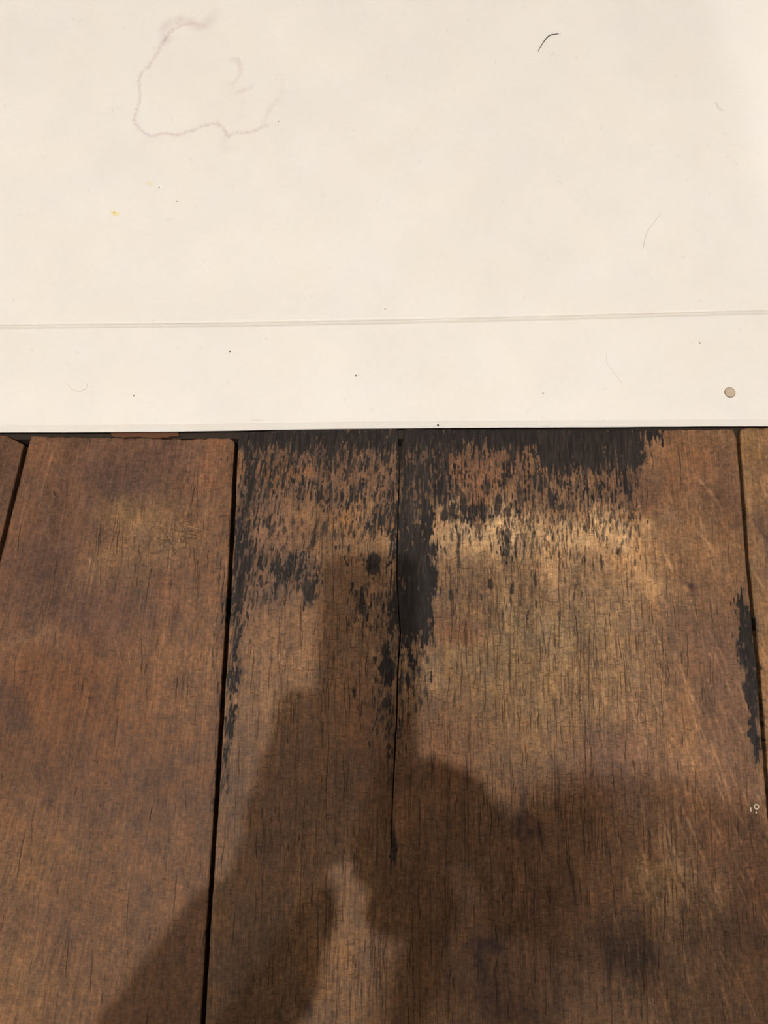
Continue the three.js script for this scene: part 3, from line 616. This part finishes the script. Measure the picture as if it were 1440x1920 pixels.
{
  const person = group('person');
  tag(person, 'person kneeling just outside the photo in a dark jumper, holding up a phone', 'person');
  const skin = new THREE.MeshStandardMaterial({ color: srgb(214, 168, 142), roughness: 0.6 });
  const jumperCloth = new THREE.MeshStandardMaterial({ color: srgb(58, 62, 78), roughness: 0.95 }), trouserCloth = new THREE.MeshStandardMaterial({ color: srgb(46, 52, 70), roughness: 0.95 });
  const hairBrown = new THREE.MeshStandardMaterial({ color: srgb(62, 44, 32), roughness: 0.7 }), leather = new THREE.MeshStandardMaterial({ color: srgb(60, 44, 34), roughness: 0.6 });
  const cx = 0.06;
  const pelvis = V(cx, 0.27, 0.8), waist = V(cx, 0.42, 0.7), chest = V(cx, 0.6, 0.54), neck = V(cx, 0.74, 0.42), headC = V(cx - 0.002, 0.9, 0.238);
  const limb = {};
  for (const s of [-1, 1]) {
    limb[s] = {
      shoulder: V(cx + s * 0.18, 0.69, 0.45),
      elbow: s < 0 ? V(-0.192, 0.455, 0.335) : V(0.28, 0.455, 0.34),
      wrist: s < 0 ? V(-0.056, 0.464, 0.135) : V(0.066, 0.46, 0.15),
      hip: V(cx + s * 0.1, 0.25, 0.8), knee: V(cx + s * 0.14, 0.075, 0.45), ankle: V(cx + s * 0.12, 0.07, 0.86), toe: V(cx + s * 0.12, 0.035, 1.04),
    };
  }
  const torso = [[pelvis, waist, 0.13, 0.115], [waist, chest, 0.115, 0.125], [chest, neck, 0.125, 0.06], [limb[-1].shoulder, limb[1].shoulder, 0.06, 0.06], [V(cx - 0.07, 0.6, 0.54), V(cx - 0.1, 0.66, 0.46), 0.1, 0.08], [V(cx + 0.07, 0.6, 0.54), V(cx + 0.1, 0.66, 0.46), 0.1, 0.08], [limb[-1].hip, limb[1].hip, 0.1, 0.1]];
  const arms = [], legs = [];
  for (const s of [-1, 1]) {
    const l = limb[s];
    arms.push([l.shoulder, l.elbow, 0.052, 0.04], [l.elbow, l.wrist, 0.04, 0.026]);
    legs.push([l.hip, l.knee, 0.088, 0.062], [l.knee, l.ankle, 0.06, 0.042], [l.ankle, l.toe, 0.038, 0.028]);
  }
  const trunk = flesh([...torso, ...arms, ...legs, [neck, headC.clone().add(V(0, -0.03, 0.03)), 0.056, 0.054]], 0.013, 0.04);
  // head, bowed towards the phone: local axes up (crown), front (face), right
  const front = V(-0.05, -0.42, -0.24).normalize(), rightW = V(1, 0, 0).addScaledVector(front, -front.x).normalize(), up = rightW.clone().cross(front).normalize();
  const hp = (r, u, f) => headC.clone().addScaledVector(rightW, r).addScaledVector(up, u).addScaledVector(front, f);
  const headBones = [
    [hp(0, 0.025, -0.02), hp(0, 0.025, 0.012), 0.082, 0.076], [hp(0, -0.03, 0.02), hp(0, -0.085, 0.052), 0.062, 0.028], [hp(0, -0.095, 0.06), hp(0, -0.098, 0.066), 0.016, 0.014],
    [hp(0, 0.005, 0.082), hp(0, -0.032, 0.1), 0.008, 0.011], [hp(-0.014, -0.036, 0.088), hp(0.014, -0.036, 0.088), 0.008, 0.008], [hp(-0.045, 0.024, 0.068), hp(0.045, 0.024, 0.068), 0.012, 0.012],
    [hp(-0.016, -0.06, 0.08), hp(0.016, -0.06, 0.08), 0.008, 0.008], [hp(-0.045, -0.025, 0.052), hp(0.045, -0.025, 0.052), 0.02, 0.02],
  ];
  for (const s of [-1, 1]) headBones.push([hp(s * 0.076, 0.018, -0.012), hp(s * 0.074, -0.028, 0.0), 0.013, 0.009], [hp(s * 0.082, 0.02, -0.022), hp(s * 0.08, 0.002, -0.024), 0.01, 0.008]);
  const head = flesh(headBones, 0.004, 0.014);
  // hands on the two long edges of the phone: palm outside, fingers curled under it, thumb over the screen
  const camR = V(1, 0, 0), camU = V(0, S, -C), camB = V(0, C, S), eye = V(0, EYE, 0);
  const ph = (r, u, b) => eye.clone().addScaledVector(camR, r).addScaledVector(camU, u).addScaledVector(camB, b);
  const hands = [];
  for (const s of [-1, 1]) {
    const e = s < 0 ? -0.041 : 0.003, drop = s < 0 ? -0.066 : -0.096, w = limb[s].wrist, out = [];
    const knuckle = (k) => ph(e + s * (s < 0 ? [0.007, 0.013, 0.018, 0.021][k] : 0.018), drop - k * 0.0185, -0.012 - 0.002 * k);
    for (let k = 0; k < 4; k++) {
      out.push([w.clone().lerp(knuckle(k), 0.18), knuckle(k), 0.016, 0.0115]);
      const L = [0.026, 0.03, 0.028, 0.022][k], u = drop - k * 0.0185;
      const p1 = ph(e + s * 0.008, u + 0.006, -0.02), p2 = ph(e - s * (L - 0.012), u + 0.008, -0.0195 + 0.001 * k);
      const p3 = ph(e - s * (L * 0.72), u + 0.009, -0.0125);
      out.push([knuckle(k), p1, 0.0105, 0.009], [p1, p2, 0.009, 0.0082], [p2, p3, 0.0082, 0.0072]);
    }
    const t0 = w.clone().lerp(knuckle(1), 0.35).addScaledVector(camB, 0.012), t1 = ph(e + s * 0.014, drop - 0.034, 0.026), t2 = ph(e - s * 0.003, drop - 0.014, 0.03), t3 = ph(e - s * 0.012, drop - 0.002, 0.026);
    out.push([t0, t1, 0.015, 0.011], [t1, t2, 0.0105, 0.0095], [t2, t3, 0.0095, 0.008]);
    out.push([limb[s].elbow.clone().lerp(w, 0.8), w, 0.029, 0.025]);
    hands.push(flesh(out, 0.0032, 0.006));
  }
  mesh('body', mergeGeometries([trunk, head, ...hands]), skin, person);
  const grow = (list, r) => list.map(([a, b, ra, rb]) => [a, b, ra + r, rb + r]);
  const sleeves = [-1, 1].flatMap((s) => [[limb[s].shoulder, limb[s].elbow, 0.066, 0.048], [limb[s].elbow, limb[s].elbow.clone().lerp(limb[s].wrist, 0.9), 0.047, 0.034]]);
  mesh('jumper', flesh([...grow(torso.slice(1), 0.012), ...sleeves], 0.013, 0.04), jumperCloth, person);
  mesh('trousers', flesh([...grow(legs.filter((_, i) => i % 3 < 2), 0.012), [pelvis, waist, 0.142, 0.13]], 0.013, 0.03), trouserCloth, person);
  for (const s of [-1, 1]) mesh('shoe', flesh([[limb[s].ankle, limb[s].toe, 0.05, 0.034]], 0.01, 0.01), leather, person);
  const cap = headBones.slice(0, 1).map(([a, b, ra, rb]) => [a.clone().addScaledVector(front, -0.008).addScaledVector(up, 0.006), b.clone().addScaledVector(front, -0.018).addScaledVector(up, 0.012), ra + 0.012, rb + 0.008]);
  cap.push([hp(0, -0.02, -0.05), hp(0, -0.07, -0.045), 0.06, 0.04]);
  mesh('hair', flesh(cap, 0.006, 0.02), hairBrown, person);
  for (const s of [-1, 1]) { const p = hp(s * 0.032, 0.006, 0.068); mesh('eye', new THREE.SphereGeometry(0.0115, 16, 12).translate(p.x, p.y, p.z), new THREE.MeshStandardMaterial({ color: srgb(236, 232, 226), roughness: 0.2 }), person); }
  // the phone, its lens at the camera
  const phone = group('phone', ph(-0.019, -0.05, 0.009).toArray());
  tag(phone, 'slim black phone outside the photo, held level in both hands above the planks', 'phone');
  phone.quaternion.setFromRotationMatrix(new THREE.Matrix4().makeBasis(camR, camU, camB));
  const rounded = new THREE.Shape(); const hw = 0.022, hh = 0.062, rr = 0.008;
  rounded.moveTo(-hw + rr, -hh); rounded.lineTo(hw - rr, -hh); rounded.absarc(hw - rr, -hh + rr, rr, -Math.PI / 2, 0); rounded.lineTo(hw, hh - rr); rounded.absarc(hw - rr, hh - rr, rr, 0, Math.PI / 2); rounded.lineTo(-hw + rr, hh); rounded.absarc(-hw + rr, hh - rr, rr, Math.PI / 2, Math.PI); rounded.lineTo(-hw, -hh + rr); rounded.absarc(-hw + rr, -hh + rr, rr, Math.PI, 1.5 * Math.PI);
  mesh('case', new THREE.ExtrudeGeometry(rounded, { depth: 0.005, bevelThickness: 0.001, bevelSize: 0.001, bevelOffset: -0.001, bevelSegments: 2 }).translate(0, 0, -0.0025), new THREE.MeshStandardMaterial({ color: srgb(24, 24, 26), roughness: 0.35 }), phone);
  mesh('screen', new THREE.BoxGeometry(0.038, 0.1, 0.0004).translate(0, 0, 0.0037), new THREE.MeshStandardMaterial({ color: srgb(40, 40, 44), roughness: 0.1 }), phone);
}
renderer.render(scene, camera);
